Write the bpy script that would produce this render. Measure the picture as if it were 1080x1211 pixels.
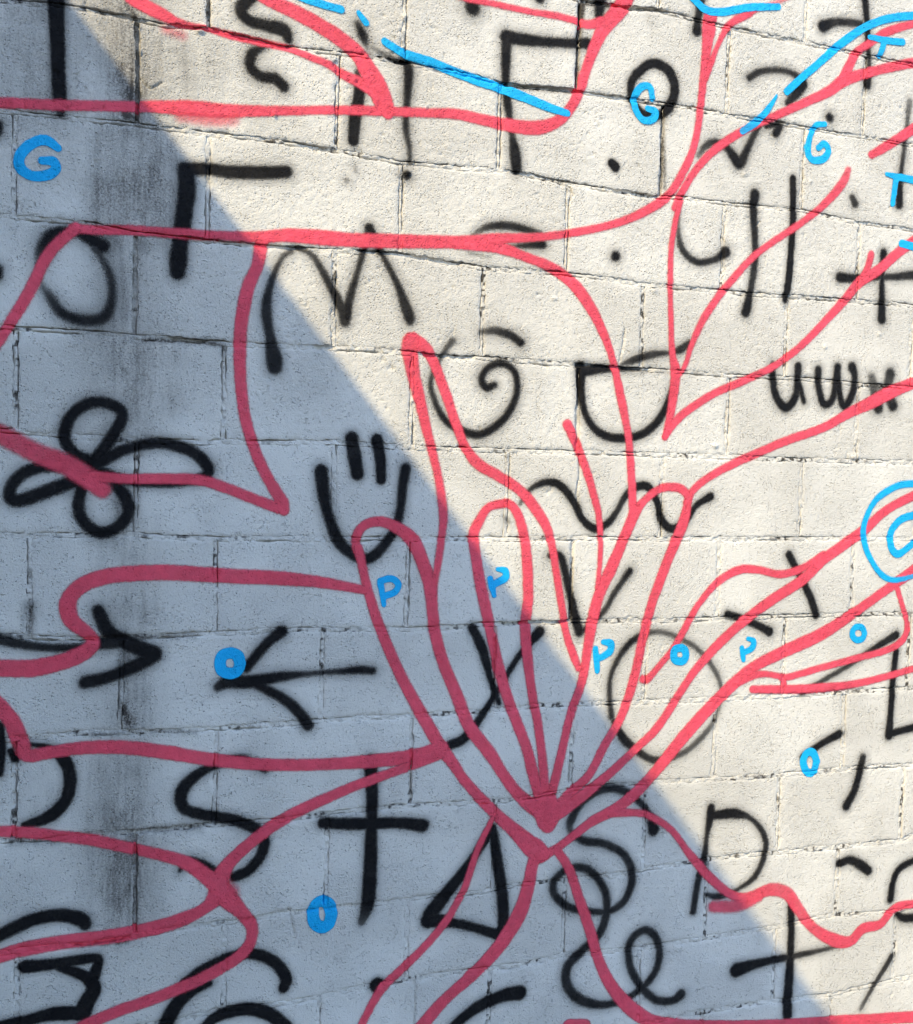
import bpy, math, random
import numpy as np
from mathutils import Matrix, Vector

for o in list(bpy.data.objects):
    bpy.data.objects.remove(o, do_unlink=True)
scene = bpy.context.scene
COL = scene.collection

# ---------------------------------------------------------------- camera
# wall plane is Y = 0 seen from -Y; fitted from the course lines of the blockwork
PW, PH = 1080.0, 1211.0
CAMX, CAMD, CAMH = -0.2099, 2.3520, 1.6022
YAW, PITCH, ROLL, FOC = 0.37650, -0.049225, 0.026781, 1336.49
fwd0 = Vector((math.sin(YAW) * math.cos(PITCH), math.cos(YAW) * math.cos(PITCH), math.sin(PITCH)))
rgt0 = Vector((math.cos(YAW), -math.sin(YAW), 0))
up0 = rgt0.cross(fwd0)
rgt = rgt0 * math.cos(ROLL) + up0 * math.sin(ROLL)
upv = -rgt0 * math.sin(ROLL) + up0 * math.cos(ROLL)
cam = bpy.data.cameras.new('camera')
cam.sensor_fit = 'HORIZONTAL'
cam.sensor_width = 36.0
cam.lens = 36.0 * FOC / PW
cam.clip_start = 0.02
cam.clip_end = 2000
camo = bpy.data.objects.new('camera', cam)
COL.objects.link(camo)
M3 = Matrix((rgt, upv, -fwd0)).transposed()
camo.matrix_world = Matrix.Translation((CAMX, -CAMD, CAMH)) @ M3.to_4x4()
scene.camera = camo

# ---------------------------------------------------------------- light
LIGHT = Vector((1.0, 0.88, -1.197)).normalized()      # travel direction of the sunlight
to_sun = -LIGHT
world = bpy.data.worlds.new('World')
scene.world = world
world.use_nodes = True
nt = world.node_tree
bg = nt.nodes['Background']
sky = nt.nodes.new('ShaderNodeTexSky')
sky.sky_type = 'NISHITA'
sky.sun_disc = False
sky.sun_elevation = math.asin(to_sun.z)
sky.sun_rotation = math.atan2(to_sun.x, to_sun.y)
sky.air_density = 1.0
sky.dust_density = 0.6
sky.ozone_density = 2.0
nt.links.new(sky.outputs[0], bg.inputs[0])
bg.inputs[1].default_value = 0.15
sun = bpy.data.lights.new('sun', 'SUN')
sun.energy = 2.0
sun.angle = math.radians(0.42)
sun.color = (1.0, 0.81, 0.45)
suno = bpy.data.objects.new('sun', sun)
COL.objects.link(suno)
suno.location = (-6, -6, 8)
suno.rotation_euler = LIGHT.to_track_quat('-Z', 'Y').to_euler()
scene.view_settings.view_transform = 'Standard'
scene.view_settings.look = 'None'
scene.view_settings.gamma = 1
scene.view_settings.exposure = 1.38
scene.cycles.transparent_max_bounces = 24
scene.cycles.max_bounces = 5
scene.cycles.diffuse_bounces = 3

# ---------------------------------------------------------------- helpers
rng = np.random.default_rng(7)
TAB = rng.random((8, 256, 256))

def vnoise(x, y, scale, seed=0):
    """smooth value noise, -1..1, cells of size `scale` metres"""
    T = TAB[seed % 8]
    x = np.asarray(x, float) / scale + 37.7 * (seed + 1)
    y = np.asarray(y, float) / scale + 11.3 * (seed + 1)
    xi = np.floor(x).astype(int); yi = np.floor(y).astype(int)
    fx = x - xi; fy = y - yi
    fx = fx * fx * (3 - 2 * fx); fy = fy * fy * (3 - 2 * fy)
    a = T[xi & 255, yi & 255]; b = T[(xi + 1) & 255, yi & 255]
    c = T[xi & 255, (yi + 1) & 255]; d = T[(xi + 1) & 255, (yi + 1) & 255]
    return ((a * (1 - fx) + b * fx) * (1 - fy) + (c * (1 - fx) + d * fx) * fy) * 2 - 1

def sstep(a, b, x):
    t = np.clip((x - a) / (b - a), 0, 1)
    return t * t * (3 - 2 * t)

def unproject(pts):
    """photo pixel -> point (s, t) on the wall plane, and pixels per metre there"""
    p = np.atleast_2d(np.asarray(pts, float))
    x = (p[:, 0] - PW / 2) / FOC; y = -(p[:, 1] - PH / 2) / FOC
    d = x[:, None] * np.array(rgt) + y[:, None] * np.array(upv) + np.array(fwd0)
    k = CAMD / d[:, 1]
    return np.stack([CAMX + d[:, 0] * k, CAMH + d[:, 2] * k], 1), FOC / k

def project(s, t):
    v = np.stack([np.asarray(s) - CAMX, np.full_like(np.asarray(s, float), CAMD), np.asarray(t) - CAMH], -1)
    z = v @ np.array(fwd0)
    return PW / 2 + FOC * (v @ np.array(rgt)) / z, PH / 2 - FOC * (v @ np.array(upv)) / z

def new_mesh(name, verts, quads, mat, parent=None, attrs=None, smooth=True, extra=None):
    """verts (n,3) in world space, quads (m,4); object origin at the middle of the verts"""
    c = (verts.min(0) + verts.max(0)) / 2
    me = bpy.data.meshes.new(name)
    n, m = len(verts), len(quads)
    ex = extra or []
    me.vertices.add(n)
    me.vertices.foreach_set('co', (verts - c).astype(np.float32).ravel())
    loops = quads.astype(np.int32).ravel()
    tot = np.full(m, 4, np.int32)
    for e in ex:
        loops = np.concatenate([loops, np.array(e, np.int32)]); tot = np.append(tot, len(e)).astype(np.int32)
    me.loops.add(len(loops))
    me.loops.foreach_set('vertex_index', loops)
    me.polygons.add(len(tot))
    starts = np.concatenate([[0], np.cumsum(tot)[:-1]]).astype(np.int32)
    me.polygons.foreach_set('loop_start', starts)
    me.polygons.foreach_set('loop_total', tot)
    me.polygons.foreach_set('use_smooth', np.full(len(tot), smooth))
    for k, v in (attrs or {}).items():
        a = me.attributes.new(k, 'FLOAT', 'POINT')
        a.data.foreach_set('value', np.asarray(v, np.float32))
    me.materials.append(mat)
    me.update(calc_edges=True)
    o = bpy.data.objects.new(name, me)
    COL.objects.link(o)
    o.location = c
    if parent:
        o.parent = parent
    return o

# ---------------------------------------------------------------- materials
def nodes_of(name):
    m = bpy.data.materials.new(name)
    m.use_nodes = True
    t = m.node_tree
    return m, t, t.nodes['Principled BSDF'], t.nodes['Material Output']

def N(t, kind, **kw):
    n = t.nodes.new(kind)
    for k, v in kw.items():
        if k in n.inputs.keys() if isinstance(k, str) else False:
            n.inputs[k].default_value = v
        else:
            setattr(n, k, v)
    return n

def math_node(t, op, a, b=None, c=None, clamp=False):
    n = t.nodes.new('ShaderNodeMath'); n.operation = op; n.use_clamp = clamp
    for i, v in enumerate((a, b, c)):
        if v is None: continue
        if isinstance(v, (int, float)): n.inputs[i].default_value = v
        else: t.links.new(v, n.inputs[i])
    return n.outputs[0]

def noise_out(t, vec, scale, detail=2.0, rough=0.5, dist=0.0):
    n = t.nodes.new('ShaderNodeTexNoise')
    n.inputs['Scale'].default_value = scale; n.inputs['Detail'].default_value = detail
    n.inputs['Roughness'].default_value = rough; n.inputs['Distortion'].default_value = dist
    t.links.new(vec, n.inputs['Vector'])
    return n.outputs['Fac']

def mixc(t, fac, a, b, blend='MIX'):
    n = t.nodes.new('ShaderNodeMix'); n.data_type = 'RGBA'; n.blend_type = blend
    for sock, v in ((n.inputs[0], fac), (n.inputs[6], a), (n.inputs[7], b)):
        if isinstance(v, (int, float)): sock.default_value = v
        elif isinstance(v, tuple): sock.default_value = (*v, 1)
        else: t.links.new(v, sock)
    return n.outputs[2]

def maprange(t, v, a, b, c=0.0, d=1.0, smooth=True):
    n = t.nodes.new('ShaderNodeMapRange')
    n.interpolation_type = 'SMOOTHSTEP' if smooth else 'LINEAR'
    n.inputs[1].default_value = a; n.inputs[2].default_value = b
    n.inputs[3].default_value = c; n.inputs[4].default_value = d
    t.links.new(v, n.inputs[0])
    return n.outputs[0]

def rough_bump(t, bsdf, strength=0.85):
    """grainy, pitted masonry paint; the same relief under wall paint and graffiti"""
    geo = t.nodes.new('ShaderNodeNewGeometry')
    P = geo.outputs['Position']
    g = noise_out(t, P, 250, 4, 0.75)
    vo = t.nodes.new('ShaderNodeTexVoronoi'); vo.inputs['Scale'].default_value = 170
    vo.inputs['Randomness'].default_value = 1.0
    t.links.new(P, vo.inputs['Vector'])
    sel = maprange(t, noise_out(t, P, 28, 2, 0.6), 0.40, 0.62)
    pit = math_node(t, 'MULTIPLY', maprange(t, vo.outputs['Distance'], 0.12, 0.34, 1.0, 0.0), sel)
    h = math_node(t, 'SUBTRACT', g, math_node(t, 'MULTIPLY', pit, 1.1))
    # thickly painted areas are smoother
    h = math_node(t, 'MULTIPLY', h, maprange(t, noise_out(t, P, 4.5, 2, 0.5), 0.36, 0.62, 0.55, 1.2))
    b = t.nodes.new('ShaderNodeBump')
    b.inputs['Strength'].default_value = strength
    b.inputs['Distance'].default_value = 0.0052
    t.links.new(h, b.inputs['Height'])
    t.links.new(b.outputs[0], bsdf.inputs['Normal'])
    return P, pit

def attr(t, name):
    a = t.nodes.new('ShaderNodeAttribute'); a.attribute_name = name
    return a.outputs['Fac']

def make_wall_paint():
    m, t, bs, out = nodes_of('weathered white masonry paint')
    P, pit = rough_bump(t, bs)
    big = noise_out(t, P, 3.2, 4, 0.6)
    fine = noise_out(t, P, 120, 3, 0.7)
    obi = t.nodes.new('ShaderNodeObjectInfo')
    base = mixc(t, maprange(t, big, 0.3, 0.7), (0.80, 0.770, 0.715), (0.755, 0.725, 0.67))
    base = mixc(t, maprange(t, obi.outputs['Random'], 0, 1, 0.0, 0.5, False), base, (0.70, 0.665, 0.605))
    # faint mottling and grit
    base = mixc(t, maprange(t, fine, 0.56, 0.80, 0.0, 0.35), base, (0.40, 0.37, 0.33))
    fleck = maprange(t, noise_out(t, P, 210, 1, 0.5), 0.70, 0.745)
    base = mixc(t, math_node(t, 'MULTIPLY', fleck, 0.75), base, (0.10, 0.085, 0.07))
    # traced grime: soft streaks and stains, broken up by noise
    d = attr(t, 'dirt')
    streak = t.nodes.new('ShaderNodeMapping'); streak.inputs['Scale'].default_value = (1, 1, 0.12)
    t.links.new(P, streak.inputs[0])
    st = noise_out(t, streak.outputs[0], 60, 5, 0.7)
    gr = noise_out(t, P, 240, 3, 0.75)
    # grains of soot: dense where the stain is strong, single specks where it thins out
    mixn = math_node(t, 'ADD', math_node(t, 'MULTIPLY', st, 0.7), math_node(t, 'MULTIPLY', gr, 0.8))
    hard = maprange(t, math_node(t, 'ADD', mixn, math_node(t, 'MULTIPLY', d, 0.25)), 0.70, 1.05)
    df = math_node(t, 'MULTIPLY', d, math_node(t, 'ADD', 0.62, math_node(t, 'MULTIPLY', hard, 0.90)), clamp=True)
    base = mixc(t, df, base, (0.075, 0.066, 0.057))
    t.links.new(base, bs.inputs['Base Color'])
    bs.inputs['Roughness'].default_value = 0.72
    bs.inputs['Specular IOR Level'].default_value = 0.3
    return m

def make_spray(name, c1, c2, rough, edge_noise, halo=0.0, coat=0.3, thin=1.0):
    m, t, bs, out = nodes_of(name)
    P, pit = rough_bump(t, bs, 0.75)
    mott = noise_out(t, P, 45, 4, 0.6)
    col = mixc(t, maprange(t, mott, 0.35, 0.7), c1, c2)
    t.links.new(col, bs.inputs['Base Color'])
    bs.inputs['Roughness'].default_value = rough
    bs.inputs['Specular IOR Level'].default_value = coat
    cov = attr(t, 'cov'); op = attr(t, 'op')
    n1 = noise_out(t, P, 420, 2, 0.8)
    nn = math_node(t, 'MULTIPLY', math_node(t, 'SUBTRACT', n1, 0.5), edge_noise * 1.3)
    # noise only acts in the overspray band, not in the covered core
    c = math_node(t, 'ADD', cov, nn)
    core = maprange(t, c, 0.0, 1.0)
    if halo:
        # thin overspray mist round the stroke
        mist = math_node(t, 'POWER', maprange(t, c, -1.5, 0.7, 0.0, 1.0, False), 2.0)
        core = math_node(t, 'MAXIMUM', core, math_node(t, 'MULTIPLY', mist, halo))
    al = math_node(t, 'MULTIPLY', core, op, clamp=True)
    if thin < 1:
        # uneven thin coat: what lies below shows through a little
        al = math_node(t, 'MULTIPLY', al, maprange(t, noise_out(t, P, 22, 5, 0.7), 0.35, 0.65, thin, 0.99))
    tr = t.nodes.new('ShaderNodeBsdfTransparent')
    mx = t.nodes.new('ShaderNodeMixShader')
    t.links.new(al, mx.inputs[0]); t.links.new(tr.outputs[0], mx.inputs[1]); t.links.new(bs.outputs[0], mx.inputs[2])
    t.links.new(mx.outputs[0], out.inputs['Surface'])
    return m

MAT_WALL = make_wall_paint()
MAT_RED = make_spray('coral red spray paint', (0.94, 0.098, 0.158), (0.87, 0.080, 0.130), 0.55, 0.60, thin=0.86)
MAT_BLACK = make_spray('black spray paint', (0.006, 0.006, 0.0075), (0.011, 0.010, 0.011), 0.62, 0.80, halo=0.36, coat=0.15, thin=0.90)
MAT_BLUE = make_spray('sky blue paint marker', (0.004, 0.49, 0.96), (0.004, 0.46, 0.93), 0.5, 0.25)

def make_plain(name, c1, c2, scale, rough, bump):
    m, t, bs, out = nodes_of(name)
    geo = t.nodes.new('ShaderNodeNewGeometry')
    f = noise_out(t, geo.outputs['Position'], scale, 6, 0.65)
    t.links.new(mixc(t, maprange(t, f, 0.3, 0.7), c1, c2), bs.inputs['Base Color'])
    bs.inputs['Roughness'].default_value = rough
    b = t.nodes.new('ShaderNodeBump'); b.inputs['Distance'].default_value = bump; b.inputs['Strength'].default_value = 0.6
    t.links.new(noise_out(t, geo.outputs['Position'], 90, 4, 0.7), b.inputs['Height'])
    t.links.new(b.outputs[0], bs.inputs['Normal'])
    return m
MAT_GROUND = make_plain('worn asphalt', (0.055, 0.055, 0.058), (0.085, 0.083, 0.08), 1.5, 0.9, 0.006)
MAT_SIDE = make_plain('grey cement render', (0.27, 0.265, 0.25), (0.36, 0.35, 0.33), 2.0, 0.85, 0.004)
MAT_COPING = make_plain('cast concrete coping', (0.30, 0.295, 0.28), (0.38, 0.37, 0.35), 4.0, 0.85, 0.003)

# ---------------------------------------------------------------- ground and side wall
def box_verts(x0, x1, y0, y1, z0, z1):
    v = np.array([(x, y, z) for z in (z0, z1) for y in (y0, y1) for x in (x0, x1)], float)
    q = np.array([(0, 2, 3, 1), (4, 5, 7, 6), (0, 1, 5, 4), (2, 6, 7, 3), (0, 4, 6, 2), (1, 3, 7, 5)])
    return v, q

gv, gq = [], []
G = np.array([-600, -60, -12, -4, 0, 4, 12, 60, 600], float)
for j, y in enumerate(G):
    for i, x in enumerate(G):
        gv.append((x, y, 0.0))
for j in range(8):
    for i in range(8):
        a = j * 9 + i
        gq.append((a, a + 1, a + 10, a + 9))
g = new_mesh('ground', np.array(gv), np.array(gq), MAT_GROUND, smooth=False)
g['kind'] = 'structure'

side = bpy.data.objects.new('side_wall', None)
COL.objects.link(side)
SX = -1.50
side.location = (SX - 0.14, -2.8, 0)
side['label'] = 'tall grey rendered wall standing square to the graffiti wall and shading it'
side['category'] = 'wall'
TOPZ = 2.4587 + (-0.1218 - SX) * 1.197 + 0.018
def child(name, b, mat, parent):
    o = new_mesh(name, *box_verts(*b), mat, smooth=False)
    o.parent = parent
    o.matrix_parent_inverse = Matrix.Translation(-parent.location)
    bv = o.modifiers.new('edge', 'BEVEL'); bv.width = 0.006; bv.segments = 2
    return o
child('wall_body', (SX - 0.24, SX - 0.03, -5.6, -0.004, -0.3, TOPZ - 0.07), MAT_SIDE, side)
yy = -5.66
while yy < -0.02:
    y1 = min(yy + 0.58, -0.004)
    child('coping_stone', (SX - 0.29, SX, yy, y1 - 0.006, TOPZ - 0.068, TOPZ), MAT_COPING, side)
    yy += 0.58

# ---------------------------------------------------------------- the blockwork
CH, BL = 0.2032, 0.4064
def t_nom(k): return 1.4224 + (5 - k) * CH
KTOP, KBOT = -5, 12
U0, U1 = -3.5, 9.0

BEDS = {

-1:[(690,1),(748,9),(780,12),(810,20),(860,32),(952,51),(1010,62),(1080,77)],
0:[(17,1),(62,5),(110,12),(150,20),(190,29),(250,35),(332,54),(375,60),(420,65),(475,73),(510,81),(540,85),(600,100),(678,107),(740,117),(810,126),(855,135),(920,145),(985,157),(1022,162),(1080,172)],
1:[(0,130),(87,140),(150,146),(212,154),(270,160),(357,171),(420,182),(475,192),(540,198),(602,202),(665,216),(775,233),(810,234),(855,240),(950,249),(1015,263),(1080,272)],
2:[(0,255),(108,265),(155,275),(270,287),(370,295),(470,300),(535,311),(572,317),(665,323),(752,335),(810,341),(855,344),(922,350),(985,354),(1080,361)],
3:[(0,387),(100,393),(163,398),(235,403),(270,407),(380,411),(445,414),(535,422),(572,423),(680,432),(763,437),(810,440),(860,444),(950,448),(1025,455),(1080,458)],
4:[(0,509),(75,516),(155,521),(270,523),(320,523),(395,523),(482,529),(540,531),(685,535),(790,538),(860,540),(948,544),(1080,547)],
5:[(0,633),(160,633),(270,637),(395,638),(515,637),(665,637),(810,637),(935,637),(1080,637)],
6:[(0,752),(112,756),(235,750),(345,745),(482,744),(540,742),(590,737),(665,735),(810,733),(917,729),(1010,727),(1080,726)],
7:[(100,867),(175,865),(270,861),(382,852),(490,846),(540,843),(640,835),(740,831),(810,829),(885,825),(1000,819),(1080,814)],
8:[(0,996),(62,993),(100,986),(163,983),(245,976),(332,970),(390,962),(475,953),(540,951),(597,947),(632,942),(680,933),(752,927),(810,923),(910,918),(1010,909),(1080,904)],
9:[(120,1114),(225,1095),(265,1092),(340,1079),(400,1073),(478,1065),(513,1060),(540,1060),(582,1053),(610,1046),(740,1034),(753,1031),(810,1021),(872,1012),(915,1009),(990,1002),(1063,994),(1080,988)],
10:[(213,1207),(270,1193),(320,1190),(370,1181),(430,1168),(483,1158),(540,1150),(615,1142),(665,1131),(730,1125),(810,1114),(910,1098),(985,1083),(1060,1078),(1080,1073)],
11:[(810,1201),(897,1186),(985,1176),(1028,1166),(1080,1155)]
}
HEADS = {
-2:{3:780,4:954},-1:{.5:248,1.5:479,2.5:684,3.5:861,4.5:1022},0:{0:163,1:399,2:591,3:783,4:949},1:{.5:246,1.5:474,2.5:671,3.5:855,4.5:1015},
2:{0:160,1:395,2:571,3:760,4:930,5:1078},3:{-.5:19,.5:265,1.5:487,2.5:684,3.5:861,4.5:1014},4:{0:161,1:395,2:600,3:782,4:947},
5:{-.5:35,.5:255,1.5:482,2.5:676,3.5:850,4.5:1008},6:{0:143,1:380,2:584,3:763,4:927,5:1075},7:{-.5:17,.5:255,1.5:486,2.5:676,3.5:845,4.5:998},
8:{0:160,1:386,2:584,3:762,4:921,5:1067},9:{-.5:20,.5:265,1.5:481,2.5:667,3.5:835,4.5:990},10:{1:376,2:578,3:755,4:915,5:1058}
}
DEV = {}
for k, l in BEDS.items():
    st, _ = unproject(l)
    o = np.argsort(st[:, 0])
    DEV[k] = (st[o, 0], st[o, 1] - t_nom(k))

def bed(k, s):
    """height of bed joint k at s: the measured, slightly wandering line"""
    s = np.asarray(s, float)
    r = np.full(s.shape, t_nom(k))
    if k in DEV:
        xs, dv = DEV[k]
        far = np.maximum(np.maximum(xs[0] - s, s - xs[-1]), 0)
        r = r + np.interp(s, xs, dv) * np.exp(-far / 0.5)
    return r + vnoise(s, np.full(s.shape, k * 3.1), 0.045, 1) * 0.0011

# head joints per course: list of (position, slope, extra depth)
DEEP_HEADS = {(0, 0.0): 0.010, (-1, 0.5): 0.009, (-1, 2.5): 0.011, (0, 3.0): 0.005, (3, 2.5): 0.005,
              (2, 0.0): 0.004, (8, 0.0): 0.004, (7, 1.5): 0.004, (6, 2.0): 0.003, (5, 2.5): 0.003, (7, -0.5): 0.003}
DEEP_BEDS = {0: [(100, 175, .004), (205, 260, .005), (270, 345, .004), (460, 485, .004), (590, 690, .006), (700, 745, .003)],
             -1: [(690, 790, .007)], 3: [(200, 245, .006), (375, 392, .006), (500, 560, .005), (680, 770, .003)],
             2: [(215, 300, .004), (430, 545, .004), (300, 360, .004)], 1: [(355, 395, .003), (600, 665, .002), (725, 780, .004)],
             4: [(30, 55, .003)], 6: [(90, 150, .003), (590, 670, .005)], 9: [(85, 150, .005), (290, 420, .002)], 8: [(150, 240, .003)]}
def heads_of(c):
    off = 0.0 if c % 2 == 0 else 0.5
    us = [u for u in np.arange(-4, 10, 1.0) + off if U0 + 0.2 < u < U1 - 0.2]
    res = [(U0 * BL, 0.0, 0.0, None)]
    for u in us:
        x = HEADS.get(c, {}).get(u)
        s = u * BL + random.uniform(-.006, .006)
        if x is not None:
            tm = t_nom(c + 0.5)
            # pixel column x at mid course
            lo, hi = s - 0.25, s + 0.25
            for _ in range(30):
                mid = (lo + hi) / 2
                if project(np.array([mid]), np.array([tm]))[0][0] < x: lo = mid
                else: hi = mid
            s = (lo + hi) / 2
        res.append((s, random.uniform(-.012, .012), DEEP_HEADS.get((c, u), 0.0), u))
    res.append((U1 * BL, 0.0, 0.0, None))
    return res
random.seed(3)
COURSES = {c: heads_of(c) for c in range(KTOP, KBOT)}

GAPH = 0.0052         # half width of a joint

wall = bpy.data.objects.new('block_wall', None)
COL.objects.link(wall)
wall.location = (1.1, 0.1, 0)
wall['label'] = 'white painted concrete block wall covered in black, coral red and blue spray paint graffiti'
wall['category'] = 'wall'
wall['kind'] = 'structure'
WINV = Matrix.Translation(-wall.location)
def adopt(o, p=None):
    o.parent = p or wall
    o.matrix_parent_inverse = WINV if p is None else Matrix.Translation(-(p.location))
    return o

# grime on the wall, traced: (points x,y,width ; softness px ; strength)
STAINS = [
 ('60,-40,150 60,60,150 70,130,130', 80, 0.43), ('150,-30,90 155,60,84 165,125,80', 40, 0.72),
 ('155,170,110 155,250,110', 20, 0.50), ('190,180,40 195,240,36', 24, 0.51), ('130,190,30 128,250,26', 24, 0.43),
 ('150,22,5 156,60,8 156,125,8', 6, 1.00), ('152,124,8 148,136,10 162,138,7', 5, 1.00), ('145,0,10 160,20,14', 8, 1.00),
 ('215,60,30 222,120,26', 24, 0.43), ('255,55,30 258,115,24', 26, 0.38), ('300,70,40 296,140,30', 30, 0.20),
 ('145,290,60 148,385,60', 36, 0.43), ('170,402,6 245,404,7', 8, 1.00), ('230,404,5 262,408,7 264,420,5', 5, 0.87),
 ('150,415,100 150,500,80', 40, 0.46), ('205,425,40 205,480,30', 22, 0.38),
 ('140,590,20 142,618,20', 14, 0.51), ('155,650,80 160,720,70', 40, 0.43),
 ('36,718,10 34,748,6', 12, 0.87), ('110,756,5 230,751,5', 7, 0.80),
 ('155,780,50 152,860,50', 34, 0.55), ('146,830,12 153,858,18', 16, 1.00), ('160,866,8 110,869,5', 7, 0.87), ('180,865,6 232,866,5', 6, 0.72),
 ('140,905,70 140,975,70', 36, 0.55), ('100,985,8 235,978,9', 9, 0.72), ('15,995,8 70,994,6', 8, 1.00),
 ('140,1005,80 145,1085,70', 36, 0.61), ('85,1118,6 150,1113,7', 7, 1.00), ('60,940,40 50,960,30', 30, 0.36),
 ('690,0,7 684,60,6 686,100,8', 5, 1.00), ('770,20,12 772,42,8', 12, 0.36), ('690,5,3 778,12,4', 3, 1.00), ('600,102,4 676,108,6', 4, 1.00),
 ('785,140,4 786,222,5', 4, 0.72), ('407,130,10 405,160,10', 14, 0.20), ('760,440,4 830,442,4', 4, 0.65),
 ('700,990,60 720,1060,70', 50, 0.12), ('560,1100,60 640,1180,70', 50, 0.10), ('940,20,40 1000,120,40', 50, 0.09), ('520,360,50 620,350,50', 50, 0.07),
]


def catmull(P, sub=5):
    P = np.asarray(P, float)
    if len(P) < 3:
        return P
    Q = np.vstack([2 * P[0] - P[1], P, 2 * P[-1] - P[-2]])
    out = []
    for i in range(1, len(Q) - 2):
        p0, p1, p2, p3 = Q[i - 1], Q[i], Q[i + 1], Q[i + 2]
        for j in range(sub):
            t = j / sub
            out.append(0.5 * ((2 * p1) + (-p0 + p2) * t + (2 * p0 - 5 * p1 + 4 * p2 - p3) * t * t + (-p0 + 3 * p1 - 3 * p2 + p3) * t ** 3))
    out.append(Q[-2])
    r = np.array(out)
    r[:, 2:] = np.maximum(r[:, 2:], P[:, 2:].min(0))
    return r

def parse(txt):
    """'x,y,w,op x,y ...' in photo pixels -> array s,t,radius,opacity on the wall"""
    w, op, rows = 10.0, 1.0, []
    for tok in txt.split():
        v = [float(a) for a in tok.split(',')]
        if len(v) > 2: w = v[2]
        if len(v) > 3: op = v[3]
        rows.append((v[0], v[1], w, op))
    a = np.array(rows)
    st, ppm = unproject(a[:, :2])
    r = np.column_stack([st, a[:, 2] / 2 / ppm * 1.02, a[:, 3]])
    return catmull(r)

def stroke_cov(poly, s, t, soft):
    """coverage (0.5 at the stroke's edge) and opacity at points s,t"""
    best = np.full(len(s), -9.0); bop = np.ones(len(s))
    if len(poly) == 1:
        poly = np.vstack([poly, poly + np.array([1e-5, 0, 0, 0])])
    for a, b in zip(poly[:-1], poly[1:]):
        dx, dy = b[0] - a[0], b[1] - a[1]
        L = dx * dx + dy * dy + 1e-12
        h = np.clip(((s - a[0]) * dx + (t - a[1]) * dy) / L, 0, 1)
        d = np.hypot(s - a[0] - h * dx, t - a[1] - h * dy)
        c = 0.5 + (a[2] + (b[2] - a[2]) * h - d) / (2 * soft)
        m = c > best
        best[m] = c[m]; bop[m] = (a[3] + (b[3] - a[3]) * h)[m]
    return best, bop

STAIN_POLY = [(parse(p), soft / 560.0, k) for p, soft, k in STAINS]
def dirt_at(s, t):
    d = np.zeros(s.shape)
    for poly, soft, k in STAIN_POLY:
        lo = poly[:, :2].min(0) - poly[:, 2].max() - soft; hi = poly[:, :2].max(0) + poly[:, 2].max() + soft
        m = (s > lo[0]) & (s < hi[0]) & (t > lo[1]) & (t < hi[1])
        if m.any():
            c, _ = stroke_cov(poly, s[m], t[m], soft)
            d[m] = np.maximum(d[m], sstep(0, 1, c) * k)
    patch = vnoise(s, t, 0.07, 2) + 0.5 * vnoise(s, t, 0.022, 3)
    return d * (0.72 + 0.33 * sstep(-0.8, 0.8, patch))

PIECES = []     # (verts, quads, bbox) of every painted-over surface patch, for the graffiti to lie on
def register(v, q, off=None):
    if off is None:
        off = np.zeros(v.shape); off[:, 1] = -1
    PIECES.append((v, q, off, v[:, 0].min(), v[:, 0].max(), v[:, 2].min(), v[:, 2].max()))

def axis(n_len, step):
    n = max(2, int(round(n_len / step)))
    mid = np.linspace(0.0045, n_len - 0.0045, n)
    return np.concatenate([[0, 0.0009, 0.0024], mid, [n_len - 0.0024, n_len - 0.0009, n_len]]) / n_len

def grid_quads(nr, nc):
    i = np.arange(nr * nc).reshape(nr, nc)
    return np.stack([i[:-1, :-1], i[:-1, 1:], i[1:, 1:], i[1:, :-1]], -1).reshape(-1, 4)

CRACKS = [parse(p) for p in (
    '685,534,1.6 686,560 683,580 684,606,1.2', '686,536,1.6 683,515',
    '676,842,1 676,870 675,920', '490,1160,1.2 491,1185 489,1215', '341,1074,1.2 345,1092 349,1109,.8',
    '165,92,1.4 172,100 178,104 185,101 192,97', '733,428,1.2 737,408 739,388,.8', '671,218,2 675,226 678,232,1',
    '168,700,1 170,730')]

# lumps of mortar and flaking paint that stand proud of the wall: x, y, half length, half height (px), metres
LUMPS = [(244, 33, 9, 3.5, .008), (236, 36, 7, 3, .006), (862, 36, 4, 3, .007), (479, 20, 3, 5, .006), (165, 60, 2.5, 6, .005), (164, 33, 2.5, 4, .005),
         (881, 206, 5, 3, .003), (958, 215, 3, 4, .003), (655, 353, 4, 3, .003), (846, 527, 5, 3, .004), (1012, 540, 6, 4, .005), (325, 135, 2, 4, .004),
         (482, 204, 4, 3, .005), (505, 176, 5, 3, .002), (530, 173, 4, 3, .002), (774, 343, 4, 4, .004), (1040, 395, 4, 3, .003), (976, 410, 3, 3, .003)]
LUMP_ST = [(unproject([(x, y)])[0][0], a / 560, b / 560, hh) for x, y, a, b, hh in LUMPS]
def lumps(s, t):
    r = np.zeros(s.shape)
    for c, a, b, hh in LUMP_ST:
        m = (abs(s - c[0]) < 3 * a) & (abs(t - c[1]) < 3 * b)
        if m.any():
            sm, tm_ = s[m], t[m]
            d = ((sm - c[0]) / a) ** 2 + ((tm_ - c[1]) / b) ** 2
            r[m] = np.maximum(r[m], hh * np.exp(-d ** 1.5) * (1 + 0.3 * vnoise(sm, tm_, 0.006, 1)))
    return r

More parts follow.
